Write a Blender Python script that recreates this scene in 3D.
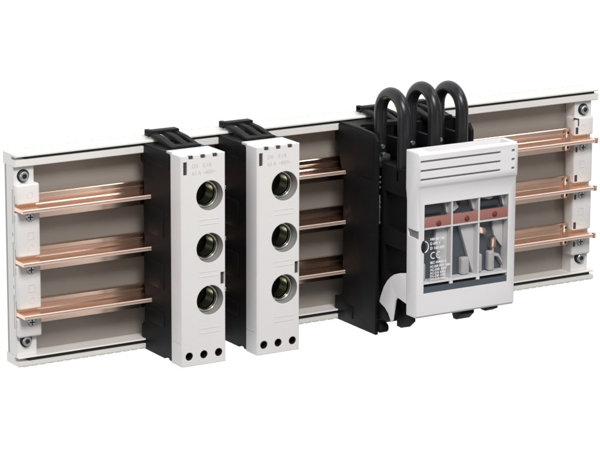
import bpy, bmesh, math, random
from mathutils import Vector, Matrix
random.seed(7)
for o in list(bpy.data.objects):
    bpy.data.objects.remove(o)
SC = bpy.context.scene
COL = SC.collection
MM = 0.001                                   # everything below is measured in millimetres

# ------------------------------------------------------------------ camera
cam = bpy.data.cameras.new('camera')
cam.sensor_width = 36.0
cam.lens = 2899.62 / 600.0 * 36.0
cam.clip_start, cam.clip_end = 0.05, 100.0
co = bpy.data.objects.new('camera', cam); COL.objects.link(co)
_R = Vector((0.8572792864, -0.5148387806, 0.0036407490))
_U = Vector((0.1159643569, 0.1999771197, 0.9729138808))
_F = Vector((0.5016218626, 0.8336367204, -0.2311391905))
m = Matrix((_R, _U, -_F)).transposed().to_4x4()
m.translation = Vector((-889.387, -1881.940, 521.490)) * MM
co.matrix_world = m
SC.camera = co

# ------------------------------------------------------------------ studio surroundings and lamps
W = bpy.data.worlds.new('World'); SC.world = W
W.use_nodes = True
nt = W.node_tree; nt.nodes.clear()
out = nt.nodes.new('ShaderNodeOutputWorld'); bg = nt.nodes.new('ShaderNodeBackground')
tc = nt.nodes.new('ShaderNodeTexCoord'); sp = nt.nodes.new('ShaderNodeSeparateXYZ')
nt.links.new(tc.outputs['Generated'], sp.inputs[0])
# made-up world gradient: plain white behind the set, dimmer grey in front
ry = nt.nodes.new('ShaderNodeMapRange'); ry.inputs[1].default_value = 0.02; ry.inputs[2].default_value = 0.22
nt.links.new(sp.outputs[1], ry.inputs[0])
rz = nt.nodes.new('ShaderNodeMapRange'); rz.inputs[1].default_value = -0.6; rz.inputs[2].default_value = 0.9
rz.inputs[3].default_value = 0.0; rz.inputs[4].default_value = 1.0
nt.links.new(sp.outputs[2], rz.inputs[0])
fr = nt.nodes.new('ShaderNodeMixRGB')
fr.inputs[1].default_value = (0.16, 0.15, 0.145, 1); fr.inputs[2].default_value = (0.40, 0.40, 0.41, 1)
nt.links.new(rz.outputs[0], fr.inputs[0])
mx = nt.nodes.new('ShaderNodeMixRGB'); mx.inputs[2].default_value = (1.04, 1.04, 1.04, 1)
nt.links.new(ry.outputs[0], mx.inputs[0]); nt.links.new(fr.outputs[0], mx.inputs[1])
nt.links.new(mx.outputs[0], bg.inputs[0]); bg.inputs[1].default_value = 1.0
nt.links.new(bg.outputs[0], out.inputs[0])

def area(name, loc, target, sx, sy, watts, col=(1, 1, 1)):
    l = bpy.data.lights.new(name, 'AREA'); l.shape = 'RECTANGLE'; l.size = sx; l.size_y = sy
    l.energy = watts; l.color = col
    o = bpy.data.objects.new(name, l); COL.objects.link(o)
    o.location = loc
    o.rotation_euler = (Vector(target) - Vector(loc)).to_track_quat('-Z', 'Y').to_euler()
    return o
area('key_softbox', (-0.15, -1.35, 1.30), (0.25, 0, 0.0), 0.8, 0.6, 30, (1.0, 0.985, 0.97))
area('side_softbox', (-1.5, -0.55, 0.35), (0.1, 0, 0.0), 0.6, 0.9, 4, (0.96, 0.98, 1.0))
area('added_top_light', (1.05, -0.42, 1.35), (0.27, 0, 0.0), 0.5, 0.5, 3.8, (1.0, 0.99, 0.98))  # unseen light added for glints on bar chamfers and cables
area('added_fill_light', (1.24, -1.75, -0.45), (0.20, 0, 0.0), 0.42, 1.1, 1.8, (1.0, 0.985, 0.97))  # unseen light added low in front for the copper to mirror

SC.view_settings.view_transform = 'Standard'
SC.view_settings.look = 'None'
SC.view_settings.exposure = 0.0
SC.view_settings.gamma = 1.0
SC.render.film_transparent = False
SC.cycles.max_bounces = 10
SC.cycles.sample_clamp_indirect = 2.0
SC.cycles.transparent_max_bounces = 12

# ------------------------------------------------------------------ materials
MATS = {}
def mat(name, col, rough=0.5, metal=0.0, bump=0.0, bscale=900.0, vary=0.0, vscale=30.0, edge=0.35, spec=0.5, rvary=0.0, aniso=None):
    m = bpy.data.materials.new(name); m.use_nodes = True
    n = m.node_tree; b = n.nodes['Principled BSDF']
    b.inputs['Base Color'].default_value = (*col, 1)
    b.inputs['Roughness'].default_value = rough
    b.inputs['Metallic'].default_value = metal
    b.inputs['Specular IOR Level'].default_value = spec
    t = n.nodes.new('ShaderNodeTexCoord')
    nrm = None
    if edge:
        be = n.nodes.new('ShaderNodeBevel'); be.samples = 4; be.inputs['Radius'].default_value = edge * MM
        nrm = be.outputs[0]
    if bump:
        no = n.nodes.new('ShaderNodeTexNoise'); no.inputs['Scale'].default_value = bscale; no.inputs['Detail'].default_value = 3
        if aniso:
            mp = n.nodes.new('ShaderNodeMapping'); mp.inputs['Scale'].default_value = aniso
            n.links.new(t.outputs['Object'], mp.inputs[0]); n.links.new(mp.outputs[0], no.inputs['Vector'])
        else:
            n.links.new(t.outputs['Object'], no.inputs['Vector'])
        bu = n.nodes.new('ShaderNodeBump'); bu.inputs['Strength'].default_value = bump; bu.inputs['Distance'].default_value = 0.0004
        n.links.new(no.outputs[0], bu.inputs['Height'])
        if nrm: n.links.new(nrm, bu.inputs['Normal'])
        nrm = bu.outputs[0]
    if nrm: n.links.new(nrm, b.inputs['Normal'])
    if vary or rvary:
        no = n.nodes.new('ShaderNodeTexNoise'); no.inputs['Scale'].default_value = vscale; no.inputs['Detail'].default_value = 5
        mp = n.nodes.new('ShaderNodeMapping')
        if aniso: mp.inputs['Scale'].default_value = aniso
        n.links.new(t.outputs['Object'], mp.inputs[0]); n.links.new(mp.outputs[0], no.inputs['Vector'])
    if vary:
        mr = n.nodes.new('ShaderNodeMapRange'); mr.inputs[1].default_value = 0.3; mr.inputs[2].default_value = 0.7
        mr.inputs[3].default_value = 1 - vary; mr.inputs[4].default_value = 1 + vary
        n.links.new(no.outputs[0], mr.inputs[0])
        mu = n.nodes.new('ShaderNodeMixRGB'); mu.blend_type = 'MULTIPLY'; mu.inputs[0].default_value = 1
        mu.inputs[1].default_value = (*col, 1); n.links.new(mr.outputs[0], mu.inputs[2])
        n.links.new(mu.outputs[0], b.inputs['Base Color'])
    if rvary:
        mr = n.nodes.new('ShaderNodeMapRange'); mr.inputs[1].default_value = 0.3; mr.inputs[2].default_value = 0.7
        mr.inputs[3].default_value = max(0, rough - rvary); mr.inputs[4].default_value = rough + rvary
        n.links.new(no.outputs[0], mr.inputs[0]); n.links.new(mr.outputs[0], b.inputs['Roughness'])
    MATS[name] = m
    return m
mat('white_plastic', (0.79, 0.78, 0.77), 0.40, bump=0.16, bscale=1300, vary=0.015, edge=0.7, rvary=0.07)
mat('white_rail', (0.80, 0.785, 0.755), 0.38, bump=0.05, vary=0.015, edge=0.4)
mat('support_plastic', (0.78, 0.765, 0.75), 0.45, bump=0.10, vary=0.02, edge=0.8)
mat('handle_plastic', (0.80, 0.79, 0.80), 0.38, bump=0.12, bscale=1300, vary=0.012, edge=0.7, rvary=0.07)
mat('panel_grey', (0.33, 0.295, 0.262), 0.26, bump=0.05, vary=0.03, edge=0)
mat('black_plastic', (0.010, 0.010, 0.011), 0.5, bump=0.22, bscale=1400, vary=0.10, edge=0.5, spec=0.13, rvary=0.06)
mat('cable_rubber', (0.012, 0.013, 0.015), 0.30, bump=0.08, bscale=600, edge=0)
mat('copper_edge', (0.95, 0.76, 0.66), 0.55, metal=0.75, bump=0.08, bscale=700, edge=0.2)
mat('copper', (0.90, 0.675, 0.55), 0.20, metal=1.0, bump=0.05, bscale=120, vary=0.13, vscale=25, rvary=0.05, aniso=(0.25, 3, 3), edge=0.25)
mat('chrome', (0.88, 0.88, 0.85), 0.14, metal=1.0, edge=0)
mat('shell_metal', (0.32, 0.32, 0.255), 0.2, metal=1.0, edge=0)
mat('olive_contact', (0.035, 0.036, 0.018), 0.25, edge=0)
mat('void_shade', (0.006, 0.006, 0.006), 0.6, edge=0)  # near-black standing in for the shade inside grooves and holes
mat('slot_shade', (0.055, 0.05, 0.045), 0.6, edge=0)  # dark tone standing in for the shade inside slots and openings
mat('recess_shade', (0.22, 0.215, 0.21), 0.6, edge=0)  # grey standing in for the shade inside shallow recesses
mat('zinc', (0.55, 0.58, 0.60), 0.36, metal=1.0, bump=0.1, edge=0.2)
mat('screw_shade', (0.02, 0.023, 0.025), 0.35, metal=0.3, edge=0.2)  # dark tone painting the shade in screw recesses
mat('slate', (0.072, 0.090, 0.108), 0.45, edge=0.2)
mat('slate_dark', (0.05, 0.058, 0.078), 0.45, edge=0.2)
mat('fog_grey', (0.62, 0.61, 0.615), 0.45, edge=0.4)
mat('cup_grey', (0.50, 0.505, 0.50), 0.40, edge=0.5)
mat('red_strip', (0.43, 0.19, 0.16), 0.5, vary=0.03, edge=0.2)
mat('red_knob', (0.16, 0.035, 0.035), 0.4, edge=0.2)
mat('lining_grey', (0.30, 0.29, 0.275), 0.4, edge=0)
mat('mark_grey', (0.58, 0.575, 0.57), 0.6, edge=0)
mat('emboss', (0.70, 0.69, 0.685), 0.5, edge=0.1)
mat('print_white', (0.82, 0.83, 0.85), 0.5, edge=0)
def glass(name):
    m = bpy.data.materials.new(name); m.use_nodes = True
    n = m.node_tree; n.nodes.clear()
    o = n.nodes.new('ShaderNodeOutputMaterial'); mx = n.nodes.new('ShaderNodeMixShader')
    t = n.nodes.new('ShaderNodeBsdfTransparent'); t.inputs[0].default_value = (0.97, 0.97, 0.97, 1)
    g = n.nodes.new('ShaderNodeBsdfGlossy'); g.inputs['Roughness'].default_value = 0.06
    f = n.nodes.new('ShaderNodeFresnel'); f.inputs[0].default_value = 1.12
    n.links.new(f.outputs[0], mx.inputs[0]); n.links.new(t.outputs[0], mx.inputs[1]); n.links.new(g.outputs[0], mx.inputs[2])
    n.links.new(mx.outputs[0], o.inputs[0])
    MATS[name] = m
glass('clear_pane')

# ------------------------------------------------------------------ mesh helpers
def nb(): return bmesh.new()
def box(bm, x0, x1, y0, y1, z0, z1, bev=0, seg=2):
    if x0 > x1: x0, x1 = x1, x0
    r = bmesh.ops.create_cube(bm, size=1)
    vs = r['verts']
    for v in vs:
        v.co = Vector(((x0 + x1) / 2 + v.co.x * (x1 - x0), (y0 + y1) / 2 + v.co.y * (y1 - y0), (z0 + z1) / 2 + v.co.z * (z1 - z0)))
    if bev:
        es = list({e for v in vs for e in v.link_edges})
        bmesh.ops.bevel(bm, geom=es, offset=bev, segments=seg, affect='EDGES', profile=0.5)
    return bm
def prism(bm, pts, axis, a, b, bev=0):
    """closed outline extruded along one axis; pts are the two other coordinates in order"""
    def P(p, t):
        return {'x': (t, p[0], p[1]), 'y': (p[0], t, p[1]), 'z': (p[0], p[1], t)}[axis]
    f0 = [bm.verts.new(P(p, a)) for p in pts]; f1 = [bm.verts.new(P(p, b)) for p in pts]
    fs = [bm.faces.new(f0), bm.faces.new(f1[::-1])]
    n = len(pts)
    for i in range(n):
        fs.append(bm.faces.new((f0[i], f1[i], f1[(i + 1) % n], f0[(i + 1) % n])))
    bmesh.ops.recalc_face_normals(bm, faces=fs)
    if bev:
        es = list({e for f in fs[:2] for e in f.edges})
        bmesh.ops.bevel(bm, geom=es, offset=bev, segments=2, affect='EDGES', profile=0.5)
    return bm
def lathe(bm, prof, c, axis='y', n=48, close=False):
    """profile of (radius, depth) revolved about an axis through c"""
    rings = []
    for r, d in prof:
        ring = []
        for i in range(n):
            a = 2 * math.pi * i / n
            u, v = r * math.cos(a), r * math.sin(a)
            p = {'y': (c[0] + u, c[1] + d, c[2] + v), 'z': (c[0] + u, c[1] + v, c[2] + d), 'x': (c[0] + d, c[1] + u, c[2] + v)}[axis]
            ring.append(bm.verts.new(p))
        rings.append(ring)
    fs = []
    prs = list(zip(rings[:-1], rings[1:])) + ([(rings[-1], rings[0])] if close else [])
    for A, B in prs:
        for i in range(n):
            fs.append(bm.faces.new((A[i], A[(i + 1) % n], B[(i + 1) % n], B[i])))
    if not close:
        fs.append(bm.faces.new(rings[0])); fs.append(bm.faces.new(rings[-1]))
    bmesh.ops.recalc_face_normals(bm, faces=fs)
    return bm
def ring(bm, R, r, c, n=48, k=12):
    return lathe(bm, [(R + r * math.cos(2 * math.pi * i / k), r * math.sin(2 * math.pi * i / k)) for i in range(k)], c, 'y', n, True)
def tube(bm, path, r, n=24):
    rings = []
    for i, p in enumerate(path):
        p = Vector(p)
        t = (Vector(path[min(i + 1, len(path) - 1)]) - Vector(path[max(i - 1, 0)])).normalized()
        u = Vector((1, 0, 0)); u = (u - t * u.dot(t)).normalized(); v = t.cross(u)
        rings.append([bm.verts.new(p + (u * math.cos(2 * math.pi * j / n) + v * math.sin(2 * math.pi * j / n)) * r) for j in range(n)])
    fs = []
    for A, B in zip(rings[:-1], rings[1:]):
        for j in range(n): fs.append(bm.faces.new((A[j], A[(j + 1) % n], B[(j + 1) % n], B[j])))
    fs.append(bm.faces.new(rings[0])); fs.append(bm.faces.new(rings[-1]))
    bmesh.ops.recalc_face_normals(bm, faces=fs)
    return bm

ORG = Vector((0, 0, 0))                      # origin (mm) of the thing being built
def obj(name, bm, material, parent=None, cut=None, smooth=True, label=None):
    me = bpy.data.meshes.new(name)
    if cut is not None:
        def tmp(b):
            mm = bpy.data.meshes.new('tmp'); b.to_mesh(mm); b.free()
            o = bpy.data.objects.new('tmp', mm); COL.objects.link(o); return o
        A, B = tmp(bm), tmp(cut)
        md = A.modifiers.new('b', 'BOOLEAN'); md.operation = 'DIFFERENCE'; md.solver = 'EXACT'; md.object = B; md.use_self = True
        dg = bpy.context.evaluated_depsgraph_get(); dg.update()
        me2 = bpy.data.meshes.new_from_object(A.evaluated_get(dg))
        bm = bmesh.new(); bm.from_mesh(me2)
        for o in (A, B):
            k = o.data; bpy.data.objects.remove(o); bpy.data.meshes.remove(k)
        bpy.data.meshes.remove(me2)
    for v in bm.verts: v.co = (v.co - ORG) * MM
    bm.to_mesh(me); bm.free()
    if smooth:
        me.shade_smooth()
        me.set_sharp_from_angle(angle=math.radians(32))
    me.materials.clear(); me.materials.append(MATS[material])
    o = bpy.data.objects.new(name, me); COL.objects.link(o)
    if parent is not None: o.parent = parent
    else: o.location = ORG * MM
    if label: o['label'] = label
    return o
def thing(name, label, cat, org, group=None):
    global ORG
    ORG = Vector(org)
    o = bpy.data.objects.new(name, None); COL.objects.link(o)
    o.empty_display_size = 0.02
    o.location = ORG * MM; o['label'] = label; o['category'] = cat
    if group: o['group'] = group
    return o
def text_bm(lines, bold=0.008):
    """lines of (string, x, y, z, letter height in mm, width factor), facing the viewer"""
    bm = bmesh.new()
    for s, x, y, z, h, wf in lines:
        cu = bpy.data.curves.new('t', 'FONT'); cu.body = s; cu.size = h / 0.69; cu.extrude = 0.03; cu.resolution_u = 3
        cu.offset = h * bold
        o = bpy.data.objects.new('t', cu); COL.objects.link(o)
        dg = bpy.context.evaluated_depsgraph_get(); dg.update()
        me = bpy.data.meshes.new_from_object(o.evaluated_get(dg))
        b = bmesh.new(); b.from_mesh(me)
        for v in b.verts: v.co = Vector((x + v.co.x * wf, y - v.co.z, z + v.co.y))
        mm = bpy.data.meshes.new('t'); b.to_mesh(mm); b.free(); bm.from_mesh(mm)
        bpy.data.meshes.remove(mm); bpy.data.meshes.remove(me)
        bpy.data.objects.remove(o); bpy.data.curves.remove(cu)
    return bm
def copy_tree(o, parent=None, kids=None):
    c = o.copy(); COL.objects.link(c)
    if parent is not None: c.parent = parent
    for ch in list(o.children): copy_tree(ch, c)
    return c

BARS = (40, 0, -40)
LEN = 528.5

# ------------------------------------------------------------------ mounting tray
t = thing('busbar_tray', 'long shallow white plastic tray with grooved rails holding the whole assembly', 'mounting tray', (0, 20, -80.5))
obj('back_panel', box(nb(), 0.8, LEN - 0.8, 16, 20, -73.5, 74), 'panel_grey', t, label='taupe grey flat back panel of the tray')
for s in (1, -1):
    bm = nb()
    if s > 0: p = [(20, 80.5), (0.5, 80.5), (0, 80), (0, 78.9), (7, 78.9), (7, 76.8), (0, 76.8), (0, 72), (0.5, 71.5), (20.8, 71.5), (20.8, 80.5)]
    else: p = [(20, -80.2), (0.5, -80.2), (0, -79.7), (0, -76.6), (7, -76.6), (7, -73.9), (0, -73.9), (0, -73.3), (0.4, -72.8), (20.8, -72.8), (20.8, -80.2)]
    prism(bm, p, 'x', 0, LEN)
    r = obj('rail', bm, 'white_rail', t)
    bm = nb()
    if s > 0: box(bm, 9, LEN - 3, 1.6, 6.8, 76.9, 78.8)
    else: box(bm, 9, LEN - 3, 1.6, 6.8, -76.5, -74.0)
    obj('groove_shade', bm, 'void_shade', r)  # black fill paints the inner shade of the groove
    bm = nb()
    x = 4.0
    while x < LEN - 6:
        if s > 0: box(bm, x, x + 4.6, 19.4, 21.6, 79.4, 80.75)
        else: box(bm, x, x + 4.6, 0.25, 5.0, -80.65, -80.1)
        x += 7.0
    obj('tooth_strip', bm, 'white_rail', r)

# ------------------------------------------------------------------ copper busbars
for i, (k, lab) in enumerate(zip(BARS, ('uppermost copper busbar with projecting flange running behind the fuse bases',
                                        'middle copper busbar crossing the tray between the upper and lower bars',
                                        'lowest copper busbar running just above the bottom rail of the tray'))):
    ORG = Vector((0.5, -10.5, k - 9))
    prof = [(-10.5, -1.5), (-10.5, -0.2), (-9.9, -0.05), (-9.9, 0.15), (-10.5, 0.3), (-10.5, 0.8), (-9.9, 1.4), (3.0, 1.4), (3.8, 2.3), (3.8, 4.4), (3.1, 5.0), (3.1, 5.6), (4, 6.0), (4, 9.0), (4.7, 9.7), (8, 9.7), (8, -9), (4, -9), (4, -1.6)]
    bm = prism(nb(), [(y, z + k) for y, z in prof], 'x', 0.5, 521)
    lathe(bm, [(0.2, -2.1), (1.5, -2.1), (1.7, -1.5), (1.7, 1.5), (1.5, 2.1), (0.2, 2.1)], (520.6, -9.6, k), 'z', 20)
    o = obj('copper_busbar', bm, 'copper', None, label=lab)
    o.data.materials.append(MATS['copper_edge'])          # sheared, unpolished front edge of the flange
    for f in o.data.polygons:
        if f.normal.y < -0.6 and f.center.y < 0.0012 and f.area > 1e-5: f.material_index = 1
    o['category'] = 'busbar'; o['group'] = 'copper busbars in the tray'

# ------------------------------------------------------------------ busbar supports
def support(mirror, label):
    X = (lambda x: LEN - 4.0 - x) if mirror else (lambda x: x)
    t = thing('busbar_support', label, 'busbar support', (X(9), 16, -71), 'busbar supports at the tray ends')
    bm = nb()
    # spine with the two screw tabs, then raised blocks between the bars
    out = [(0.06, 71.45), (16.6, 71.45), (16.6, -72.75), (0.06, -72.75)]
    prism(bm, [(X(a), b) for a, b in out], 'y', 4.0, 15.9)
    segs = [(43.2, 58.5), (3.4, 37.2), (-36.6, -2.8), (-58.0, -42.8)]
    for z0, z1 in segs:
        box(bm, X(0.3), X(19.2), -0.6, 12, z0, z1, 1.6, 3)
    cut = nb()
    for k in BARS:                                        # slits in the end face round each bar
        box(cut, X(-1), X(2.2), 5.6, 7.0, k - 12, k + 14)
        box(cut, X(-1), X(25), -12, 3.0, k - 1.9, k + 1.8)
    for z in (20, -20):
        box(cut, X(-1), X(2.0), 6.0, 7.4, z - 1.2, z + 1.2)
    for k in BARS:
        for a, b in ((4.5, 9.5), (-10.5, -5)):            # small latching slots beside each bar
            box(cut, X(-1), X(1.3), 2.6, 3.6, k + a, k + b)
            box(cut, X(17.8), X(22), 5.0, 7.6, k + a, k + b)
    for z in (64, -61.5):
        lathe(cut, [(5.0, -3), (5.0, 1.6)], (X(8), 4, z), 'y', 32)
    body = obj('body', bm, 'support_plastic', t, cut)
    for k, z0, z1 in ((40, 43.2, 58.5), (0, 3.4, 37.2), (-40, -36.6, -2.8)):
        bm = nb(); zc = (z0 + 7)
        ring(bm, 2.3, 0.22, (X(11), -0.6, zc), 32, 8)
        if z1 - z0 > 20:
            for a, b, c, d in ((8.6, 13.4, 9.0, 9.35), (8.6, 13.4, 14.4, 14.75), (8.6, 8.95, 9.36, 14.39), (13.05, 13.4, 9.36, 14.39)):
                box(bm, X(a), X(b), -0.8, -0.3, z0 + 4 + c, z0 + 4 + d)
        obj('embossed_mark', bm, 'emboss', body)
    for z in (64, -61.5):
        s = obj('mounting_screw', lathe(nb(), [(4.5, 3.4), (4.5, 1.6), (4.1, 1.1), (2.6, 1.1), (2.6, 3.4)], (X(8), 2.2, z), 'y', 36), 'screw_shade', t)  # dark ring paints the shadow in the recess round the screw
        obj('screw_collar', lathe(nb(), [(3.6, 2), (3.6, -1.6), (3.2, -2.0), (1.9, -2.0), (1.7, -0.6), (0.1, -0.6)], (X(7.8), 2.8, z), 'y', 36), 'zinc', s)
        obj('screw_socket', lathe(nb(), [(1.62, -1.5), (1.62, -0.9)], (X(7.8), 2.9, z), 'y', 6), 'screw_shade', s)
    for k in BARS:
        z = k - 6.6
        s = obj('clamp_screw', lathe(nb(), [(3.1, 1.0), (3.1, -0.5), (2.7, -0.9), (0.1, -0.9)], (X(10.8), -0.6, z), 'y', 28), 'zinc', t)
        bm = nb(); box(bm, X(8.6), X(13.0), -1.62, -1.48, z - 0.45, z + 0.45); box(bm, X(10.35), X(11.25), -1.60, -1.47, z - 2.2, z + 2.2)
        obj('cross_recess', bm, 'screw_shade', s)
        obj('screw_rim', ring(nb(), 3.2, 0.35, (X(10.8), -0.6, z), 32, 8), 'zinc', s)
    if mirror:                                            # copper clips and dark-painted openings on the side facing the bars
        for k in BARS:
            bm = nb()
            box(bm, 497.4, 503.0, 1.6, 3.9, k - 8.6, k + 9.4, 0.3)
            c = obj('bar_clip', bm, 'copper', t)
            for z in (6.4, -5.8):
                obj('clip_hole', lathe(nb(), [(1.0, 0.5), (1.0, -0.12), (0.1, -0.12)], (500.2, 1.6, k + z), 'y', 16), 'void_shade', c)
            obj('latch_window', box(nb(), 506.3, 508.8, -0.7, 0.5, k + 5.0, k + 10.5), 'slot_shade', t)
            obj('latch_window', box(nb(), 506.6, 508.4, -0.7, 0.5, k - 10.2, k - 6.0), 'slot_shade', t)
        bm = nb(); prism(bm, [(504.4, 58.9), (509.4, 57.6), (509.4, 51.5), (508.2, 51.5), (508.2, 56.6), (504.4, 57.6)], 'y', -0.72, 0.5)
        obj('latch_window', bm, 'slot_shade', t)
    return t
support(False, 'white plastic busbar support at the left end of the tray, brightly lit')
support(True, 'white plastic busbar support at the right end of the tray beyond the switch')

# ------------------------------------------------------------------ fuse bases
def latch_bm(bm, x0, x1, yf=-30, zf=79.0, yr=11, zr=84.3):
    """sloping two-slot release tongue rising towards the back"""
    w = x1 - x0
    def bar(a, b, th=3.0, y0=yf, y1=yr):
        f = lambda y: zf + (zr - zf) * (y - yf) / (yr - yf)
        prism(bm, [(y0, f(y0) - th * .6), (y0, f(y0) + th * .3), ((y0 + y1) / 2, f((y0 + y1) / 2) + th * .75), (y1, f(y1) + th * .3), (y1, f(y1) - th * .5), ((y0 + y1) / 2, f((y0 + y1) / 2) - th * .35)], 'x', a, b, 0.3)
    bar(x0, x0 + w * .24); bar(x0 + w * .46, x0 + w * .66, 3.4); bar(x1 - w * .16, x1, 2.6)
    box(bm, x0 - 0.6, x1 + .3, yr - 7, yr + 0.8, zr - 1.0, zr + 2.0, 0.5)        # finger lip
    box(bm, x0 - 0.6, x0 + 3, yr - 5, yr + 1.6, zr - 2.6, zr + 2.4, 0.4)
    box(bm, x0 + .2, x1 - .2, yf - 0.4, yf + 9, zf - 2, zf + 1.6, 0.5)          # root
    return bm
def fuse_base(x0, label):
    w = 37.6; x1 = x0 + w; F = -58.4
    t = thing('fuse_base', label, 'fuse base', (x0 + w / 2, 6, -81), 'three pole fuse bases on the busbars')
    HZ = (47.6, 7.8, -32.2); hx = x0 + 24.0
    prof = [(-43, -80.6), (-43, 75.5), (-31.5, 75.5), (-31.5, 78.4), (6, 78.4), (6, 65.5), (1.6, 62), (1.6, 50), (0.4, 48), (0.4, 34), (1.6, 31), (1.6, 10),
            (0.4, 7), (0.4, -6), (1.6, -9), (1.6, -31), (0.4, -33), (0.4, -48), (1.6, -50), (1.6, -59), (6, -62.5), (6, -81), (-30, -81), (-31, -79.4), (-37, -79.4), (-38, -80.6)]
    cut = nb()
    for z in HZ: lathe(cut, [(10.6, -10), (10.6, 20)], (hx, -42, z), 'y', 48)
    h = obj('housing', prism(nb(), prof, 'x', x0 + 0.5, x1 - 0.5), 'black_plastic', t, cut)
    # moulded relief on the flank: shallow pads between the bars and a plate at the top
    for y0, y1, z0, z1 in ((-30, -6, 12, 33), (-30, -6, -28, -8), (-30, -6, -57, -46), (-40, 5.5, 66, 77.8)):
        obj('side_pad', box(nb(), x0 + 0.05, x0 + 0.9, y0, y1, z0, z1, 0.3), 'black_plastic', h)
    bm = nb()
    # front cover: cap with an overhanging top lip and a bevelled left edge
    prism(bm, [(x0 + 1.6, F), (x0 + 0.35, F + 1.1), (x0, F + 2.6), (x0, -42.2), (x1, -42.2), (x1, F + 1.3), (x1 - 0.9, F)], 'z', -81.2, 78.9)
    cut = nb()
    for z in HZ: lathe(cut, [(11.5, -3), (11.3, 0.3), (10.9, 8), (10.7, 20)], (hx, F, z), 'y', 64)
    for dx in (6.1, 18.6, 31.2): lathe(cut, [(3.15, -3), (3.15, 9)], (x0 + dx, F, -73.6), 'y', 32)
    box(cut, x0 + 1.9, x0 + 5.0, F - 2, F + 4, 64.8, 74.6)
    box(cut, x1 - 4.6, x1 - 1.3, F - 2, F + 5, -21.4, -12)
    for dx in (8.2, 18.4, 28.6):
        prism(cut, [(x0 + dx - 2, 80), (x0 + dx - 2, 77.2), (x0 + dx - 1.2, 76.3), (x0 + dx + 2.2, 76.3), (x0 + dx + 2.2, 80)], 'y', F - 2, F + 3.2)
    c = obj('front_cover', bm, 'white_plastic', t, cut)
    bm = nb(); prism(bm, [(-42.2, 75.6), (-42.2, 78.9), (-32, 78.9), (-31, 78.2), (-31, 75.6)], 'x', x0 + 2.2, x1 - 0.2)
    obj('cover_lip', bm, 'white_plastic', c)
    for z in (27.6, -12.2, -55.5):                       # fine moulded lines between the sockets
        for d in (1.8, -1.8): obj('moulded_line', box(nb(), hx - 9, hx + 8, F - 0.12, F + 0.3, z + d, z + d + 0.4), 'emboss', c)
    obj('cover_seam', box(nb(), x0 - 0.15, x0 + 0.3, -55.5, -43, -63.4, -62.9), 'emboss', c)
    bm = nb(); box(bm, x0 + 2.0, x0 + 4.9, F + 1.2, F + 3.6, 64.9, 74.5)
    for i in range(5): box(bm, x0 + 2.1, x0 + 3.6, F + 0.7, F + 1.3, 66 + i * 1.8, 66.9 + i * 1.8)
    obj('indicator_slot', bm, 'slot_shade', c)  # dark fill paints the shade at the bottom of the slot
    bm = nb(); box(bm, x1 - 4.5, x1 - 1.4, F + 2.0, F + 4.6, -21.3, -12.1)
    obj('release_slot', bm, 'slot_shade', c)
    for dx in (8.2, 18.4, 28.6):
        obj('vent_notch', box(nb(), x0 + dx - 1.8, x0 + dx + 2.1, F + 1.3, F + 3.0, 76.4, 78.6), 'slot_shade', c)
    for dx in (6.1, 18.6, 31.2):
        obj('well_shade', lathe(nb(), [(3.1, 8.5), (3.1, 0.5), (2.7, 0.6), (2.6, 7.5), (1.9, 7.5)], (x0 + dx, F, -73.6), 'y', 28), 'void_shade', c)  # black lining paints depth shade into the white bore
    obj('rating_print', text_bm([('D0', x0 + 9.0, F - 0.03, 69.6, 2.9, 1.0), ('E18', x0 + 18.2, F - 0.03, 69.6, 2.9, 1.15),
                                 ('63 A', x0 + 9.0, F - 0.03, 64.2, 2.9, 0.95), ('~400V~', x0 + 18.4, F - 0.03, 64.2, 2.9, 0.85)]), 'mark_grey', c)
    for z in HZ:
        s = obj('fuse_socket', lathe(nb(), [(9.3, 7.5), (9.6, 7.8), (9.6, 24), (8.9, 24)] + [(8.9 - 0.5 * (i % 2), 23.6 - i * 0.9) for i in range(16)] + [(8.6, 8.2)], (hx, F, z), 'y', 48, True), 'shell_metal', t)
        obj('bore_lining', lathe(nb(), [(11.45, 0.5), (11.2, 0.35), (10.75, 6.4), (10.9, 9.5)], (hx, F, z), 'y', 64, True), 'lining_grey', s)  # grey lining added to darken the bore wall
        obj('socket_rim', lathe(nb(), [(10.55, 9.5), (10.5, 6.9), (10.1, 6.3), (9.4, 6.2), (8.9, 6.7), (8.8, 8.5)], (hx, F, z), 'y', 64, True), 'chrome', s)
        obj('base_contact', lathe(nb(), [(8.9, 24.5), (8.9, 23.7), (5.4, 23.2), (5.0, 21.5), (0.2, 21.3)], (hx, F, z), 'y', 48), 'olive_contact', s)
    obj('release_latch', latch_bm(nb(), x0 + 8, x0 + 32.5), 'black_plastic', t)
    return t
G = 'three pole fuse bases on the busbars'
fb = fuse_base(106.0, 'black and white fuse base with three round sockets, nearest the left end of the tray')
fb2 = copy_tree(fb)
fb2.location = Vector(fb.location) + Vector((64.35, 0, 0)) * MM
fb2['label'] = 'black and white fuse base with three round sockets, standing nearest to the cable loops'

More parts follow.
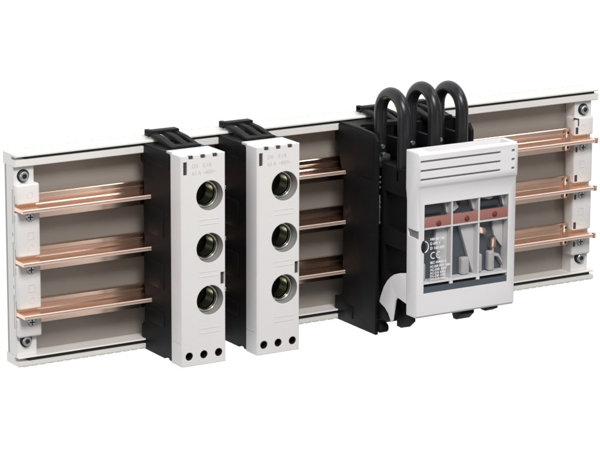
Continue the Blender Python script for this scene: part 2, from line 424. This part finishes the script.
# ------------------------------------------------------------------ fused switch disconnector
bx0, bx1 = 278.4, 368.0
t = thing('switch_disconnector', 'black fused switch with white windowed handle and three black cable loops', 'switch', ((bx0 + bx1) / 2, 5, -81))
side = [(-54.5, -81), (-54.5, 72), (-50, 77.2), (-26.5, 78.4), (6.2, 78.4), (6.2, 62), (0.8, 57), (-6, 39), (-6.6, 20), (-6.6, -58), (-2, -61), (5, -62.5), (5, -81)]
body = [(-46, -75), (-46, 54), (-30, 54), (-30, 78.0), (6, 78.0), (6, 62), (0.6, 57), (-6.2, 39), (-6.8, 20), (-6.8, -58), (-2, -61), (4.8, -62.5), (4.8, -75)]
cut = nb()
for x in (291, 316.5, 342):                          # chamber mouths in the front of the base
    box(cut, x - 9.5, x + 9.5, -60, -34, 0, 48)
    box(cut, x - 9.5, x + 9.5, -60, -34, -38, -8)
    lathe(cut, [(8.0, 60), (8.0, 100)], (x, -25.5, 0), 'z', 32)
b = obj('base_body', prism(nb(), body, 'x', bx0 + 3.0, bx1 - 3.0), 'black_plastic', t, cut)
for a, c in ((bx0, bx0 + 2.9), (bx1 - 2.9, bx1)):
    w = obj('side_wall', prism(nb(), side if a == bx0 else [(y, max(z, -75)) for y, z in side], 'x', a, c, 0.4), 'black_plastic', t)
    bm = nb()
    if a == bx0:
        prism(bm, [(-50, 42), (-50, 74), (-27, 76.5), (5.2, 76.5), (5.2, 63), (0, 57), (-5.2, 42)], 'x', a - 0.8, a + 0.3, 0.3)
        obj('wall_pad', bm, 'black_plastic', w)
        obj('wall_pad', box(nb(), a - 0.5, a + 0.3, -22, -10, -76, -66, 0.3), 'black_plastic', w)
bm = nb(); box(bm, bx0 + 3, bx1 - 3, -54, -46, 51, 54.0, 0.5)
obj('terminal_shelf', bm, 'black_plastic', t)
for x in (289, 316.5, 342):
    box_b = nb(); box(box_b, x + 9.6, x + 12.6, -54, -30, 54, 72, 0.5)
    obj('terminal_divider', box_b, 'black_plastic', t)
for x in (288, 328):
    obj('release_latch', latch_bm(nb(), x + 14, x + 36), 'black_plastic', t)
for x in (289, 316.5, 342):
    bm = nb(); box(bm, x - 5, x + 5, -50, -37, 54.3, 60, 0.6)
    tb = obj('terminal_clamp', bm, 'zinc', t)
    bm = nb(); lathe(bm, [(2.3, -3.5), (2.3, 0), (1.8, 0.4), (0.1, 0.4)], (x - 3, -51.2, 60.5), 'y', 20)
    lathe(bm, [(1.7, -1.2), (1.7, 0.8), (0.1, 0.8)], (x - 3.4, -51.4, 67.0), 'y', 16)
    obj('terminal_screw', bm, 'zinc', tb)
    pts = []
    r = 16.0; yc = -59.0; zc = 92.8 + {316.5: 1.6, 342: 0.5}.get(x, 0)
    for i in range(6): pts.append((x - 0.6 + i * .1, yc + r - (0.8 * (5 - i) / 5), 60 + (zc - 60) * i / 6))
    for i in range(25):
        a = math.pi * i / 24
        pts.append((x + 0.02 * i + {316.5: 0.5, 342: -0.4}.get(x, 0) * math.sin(a), yc + r * math.cos(a), zc + r * math.sin(a) * {316.5: 1.03, 342: 0.99}.get(x, 1.0)))
    for i in range(1, 7): pts.append((x + 0.5, yc - r, zc - 41 * i / 6))
    obj('cable_loop', tube(nb(), pts, 5.0), 'cable_rubber', t)
bm = nb()
for z in (44, 40, 36, 24, 20, 8):
    box(bm, bx0 + 2.6, bx0 + 4.0, -55.4, -52.6, z - 0.9, z + 0.9, 0.3)
box(bm, bx0 + 2.7, bx0 + 3.8, -55.0, -52.5, 9, 30, 0.3)
obj('contact_spring', bm, 'zinc', t)
disc = [(-49.8, -54.0), (-55.6, -54.9), (-64.2, -58.5), (-70.8, -64.9), (-66, -68.3), (-60.1, -67.8), (-50.1, -70)]
obj('pivot_cam', prism(nb(), disc, 'x', 281.6, 286.5, 0.4), 'black_plastic', t)
obj('pivot_pin', lathe(nb(), [(3.4, -3.5), (3.8, -3), (3.8, 3), (3.4, 3.5)], (284.4, -56.0, -75.4), 'x', 24), 'black_plastic', t)
foot = [(-66.1, -51.8), (-68.9, -51.2), (-80.2, -51.0), (-81.7, -57.0), (-90.2, -58.2), (-90.3, -63.7), (-83.4, -69.3), (-72.2, -72.8), (-66.5, -72.5)]
obj('hinge_foot', prism(nb(), foot, 'x', 290.6, 292.4, 0.4), 'black_plastic', t)
obj('hinge_foot', prism(nb(), [(-60, -50), (-76, -50), (-76, -68.5), (-70, -73.8), (-66, -73.8), (-60, -62)], 'x', 343.5, 356.5, 0.4), 'black_plastic', t)
obj('hinge_foot', prism(nb(), [(-76, -45), (-93, -45), (-93, -62), (-87, -65), (-81, -65), (-76, -57)], 'x', 359.0, 367.0, 0.4), 'black_plastic', t)

cr = nb(); box(cr, 284.2, 363, -96.5, -52, -47.5, 55.0, 0.8)
cut = nb()
for z0, z1 in ((-30, -8), (6, 34)): box(cut, 280, 288, -88, -58, z0, z1)
for x in (289.5, 317, 342.5): lathe(cut, [(5.4, 44), (5.4, 60)], (x, -75, 0), 'z', 28)
obj('fuse_carrier', cr, 'black_plastic', t, cut)
# handle cover --------------------------------------------------------------
ORG = ORG - Vector((-11.6, -17.0, 5.0)); hx0, hx1 = 288.6, 378.6; HF = -99.0; LF = -97.2; HB = -80.5
bm = nb()
prism(bm, [(HF + 1.5, 69), (HF, 67.2), (HF, 44), (HF + 0.6, 43), (LF, 40.6), (LF, -57.5), (LF + 1.4, -59), (HB - 2.5, -59), (HB - 1.6, 30), (HB, 40), (HB, 68), (HB + .0, 69)], 'x', hx0, hx1, 0.9)
cut = nb()
box(cut, 300.5, 373.3, -95.6, HB - 2.4, 57, 75)                       # open pocket on top
for z in (62.4, 55.4, 48.6): box(cut, 289.8, 362.4, HF - 2, HF + 2.2, z - 0.75, z + 0.75)
for z in (62.6, 55.7, 48.9): box(cut, 372.6, 375.4, HF - 2, HF + 2.2, z - 0.9, z + 0.9)
box(cut, 295.0, 371.6, LF - 3, -83.4, -40.2, 28.6)                    # window opening
prism(cut, [(-84.0, 9.3), (-97.9, 9.0), (-97.2, 2.8), (-85.4, 3.6)], 'x', hx0 - 2, hx0 + 1.4)
h = obj('handle_cover', bm, 'handle_plastic', t, cut)
bm = nb()
for z in (62.4, 55.4, 48.6): box(bm, 289.9, 362.3, HF + 1.3, HF + 2.1, z - 0.74, z + 0.74)
for z in (62.6, 55.7, 48.9): box(bm, 372.7, 375.3, HF + 1.0, HF + 2.1, z - 0.85, z + 0.85)
obj('grille_slot', bm, 'recess_shade', h)
obj('side_recess', prism(nb(), [(-84.4, 9.1), (-97.2, 8.8), (-97.0, 3.0), (-85.6, 3.8)], 'x', hx0 + 1.0, hx0 + 1.3), 'recess_shade', h)  # grey sheet paints the shading of the side notch
lobe = [(-82.4, -26.5), (-72.8, -28.7), (-65.8, -31.1), (-60.5, -34.2), (-55.6, -38.4), (-50.8, -44.3), (-46.6, -52.5), (-45.0, -57.2), (-47.5, -58.6), (-52.6, -60.3),
        (-57.4, -63.8), (-61.5, -69.2), (-63.7, -68.0), (-65.5, -60), (-67.6, -51.3), (-70.4, -48.3), (-82.4, -50.5)]
obj('pivot_arm', prism(nb(), lobe, 'x', 288.9, 290.4, 0.3), 'handle_plastic', h)
# window with the chambers behind it
win = obj('window', box(nb(), 295.05, 371.55, -88.4, -83.3, -40.1, 28.5), 'slate', h)
bm = nb()
for x in (320.2, 344.8): box(bm, x - 0.8, x + 0.8, LF + 0.3, -88.2, -32.5, 28.5)
box(bm, 295.2, 371.4, LF + 0.2, LF + 1.4, 9.2, 10.6)
box(bm, 295.2, 371.4, LF + 0.2, -88.2, -33.2, -31.4)
for x in (320.2, 344.8): box(bm, x - 1.4, x + 1.4, LF + 0.1, LF + 1.6, -35.4, -33.3)
obj('divider_frame', bm, 'handle_plastic', win)
st = obj('red_strip', box(nb(), 295.2, 371.4, LF + 0.4, LF + 2.0, 10.7, 18.6, 0.2), 'red_strip', win)
for x, z in ((308.1, 13.0), (333.8, 13.7), (359.3, 14.3)):
    obj('strip_knob', lathe(nb(), [(2.3, 0.6), (2.3, -0.1), (1.6, -0.6), (0.1, -0.7)], (x, LF + 0.3, z), 'y', 24), 'red_knob', st)
obj('window_sill', box(nb(), 295.1, 371.5, LF + 0.5, -87, -40.1, -35.6), 'slate', win)
bm = nb()
prism(bm, [(309.5, 9), (319.2, 9), (319.2, -31), (316.5, -31), (311, -14), (308.5, -2)], 'y', -92, -88.2, 0.3)
prism(bm, [(330.0, 9), (343.8, 9), (343.8, -31), (341.5, -26)], 'y', -92, -88.2, 0.3)
prism(bm, [(362.2, 9), (371.0, 9), (371.0, -14), (367.5, -10), (363.4, -4), (361.8, 2)], 'y', -91, -88.2, 0.3)
prism(bm, [(316.2, 28), (319.2, 28), (319.2, 19), (318.4, 19)], 'y', -92, -88.2)
prism(bm, [(339.5, 28), (343.8, 28), (343.8, 19), (342.6, 19)], 'y', -92, -88.2)
prism(bm, [(367.5, 28), (371.2, 28), (371.2, 19), (370.4, 19)], 'y', -92, -88.2)
prism(bm, [(351, 28), (359, 28), (361.5, 25.5), (358, 24.6), (352, 26.4)], 'y', -91, -88.2)
prism(bm, [(323, 24), (327, 26.5), (330, 22), (326, 19.2), (322.5, 20)], 'y', -91, -88.2)
obj('chamber_wall', bm, 'fog_grey', win)
for x0, x1, z0, z1 in ((295.4, 299.2, -31, -17.5), (331.8, 339.2, -31, -17.5), (346.0, 351.0, -31, -16.5), (356.6, 362.4, -31, -15.5)):
    bm = box(nb(), x0, x1, -94, -88.2, z0, z1, 1.6, 3)
    if x0 > 355: prism(bm, [(360, -17.0), (366.8, -18.6), (370.8, -25.5), (370.8, -28), (366.0, -20.8), (360, -19.4)], 'y', -93, -88.2, 0.3)
    obj('fuse_cup', bm, 'cup_grey', win)
bm = nb(); box(bm, 296.5, 315.5, -91, -88.2, 19.2, 26.5, 1.0); box(bm, 346.5, 367.0, -91, -88.2, 19.2, 24.3, 0.8); box(bm, 331, 338.5, -91, -88.2, 23, 28.2, 0.8)
obj('upper_chamber', bm, 'slate_dark', win)
bm = nb()
prism(bm, [(346.2, 5.8), (352.5, 3.8), (354.8, 0.4), (353.2, -1.8), (349.6, -0.8), (346.2, 0.6)], 'y', -94, -88.2, 0.4)
box(bm, 358.6, 363.6, -93.5, -88, -13.4, -5.2, 0.7); box(bm, 360.2, 362.2, -93, -88, -16.8, -13.4, 0.3)
obj('fuse_blade', bm, 'copper', win)
obj('window_pane', box(nb(), 295.1, 371.5, LF - 0.05, LF + 0.12, -32.0, 28.5), 'clear_pane', win)
y = LF - 0.10
L = [('NH 00 160', 300.4, y, 0.6, 1.9, 1.05), ('D 690 V', 300.4, y, -2.9, 1.9, 0.98), ('D 160 kW', 300.4, y, -6.4, 1.9, 1.10),
     ('IEC 60947-3', 300.6, y, -17.6, 1.75, 1.15), ('AC-22B 690V 160A', 300.6, y, -20.6, 1.75, 0.90), ('AC-23B 400V', 300.6, y, -23.2, 1.75, 1.05),
     ('AC-21B 500V', 300.6, y, -25.7, 1.75, 0.98), ('DC-22B 250V', 300.6, y, -28.1, 1.75, 0.98), ('DC-21B 440V', 300.6, y, -30.6, 1.75, 1.0)]
bm = text_bm(L, 0.06)
def arc_mark(bm, cx, cz, r, w):
    pts = [(cx + r * math.cos(a), cz + r * math.sin(a)) for a in [math.radians(60 + i * 10) for i in range(25)]]
    inn = [(cx + (r - w) * math.cos(a), cz + (r - w) * math.sin(a)) for a in [math.radians(60 + i * 10) for i in range(25)]]
    prism(bm, pts + inn[::-1], 'y', y - 0.03, y + 0.03)
arc_mark(bm, 303.4, -11.2, 2.7, 0.75); arc_mark(bm, 308.4, -11.2, 2.7, 0.75)
box(bm, 305.9, 308.0, y - 0.03, y + 0.03, -11.55, -10.85)
obj('printed_text', bm, 'print_white', win)
# sealing eye on the left edge of the window frame
bm = nb(); n = 28
prism(bm, [(294.3 + 2.0 * math.copysign(abs(math.cos(a)) ** 1.6, math.cos(a)), -3.6 + 4.9 * math.sin(a)) for a in [2 * math.pi * i / n for i in range(n)]], 'y', LF - 0.25, LF + 0.5)
e = obj('sealing_eye', bm, 'void_shade', h)
pts = [(295.1 + 3.6 * math.cos(a), LF - 0.2, -3.8 + 4.3 * math.sin(a)) for a in [math.radians(-80 + i * 8) for i in range(21)]]
obj('eye_rim', tube(nb(), pts, 0.42, 8), 'print_white', e)
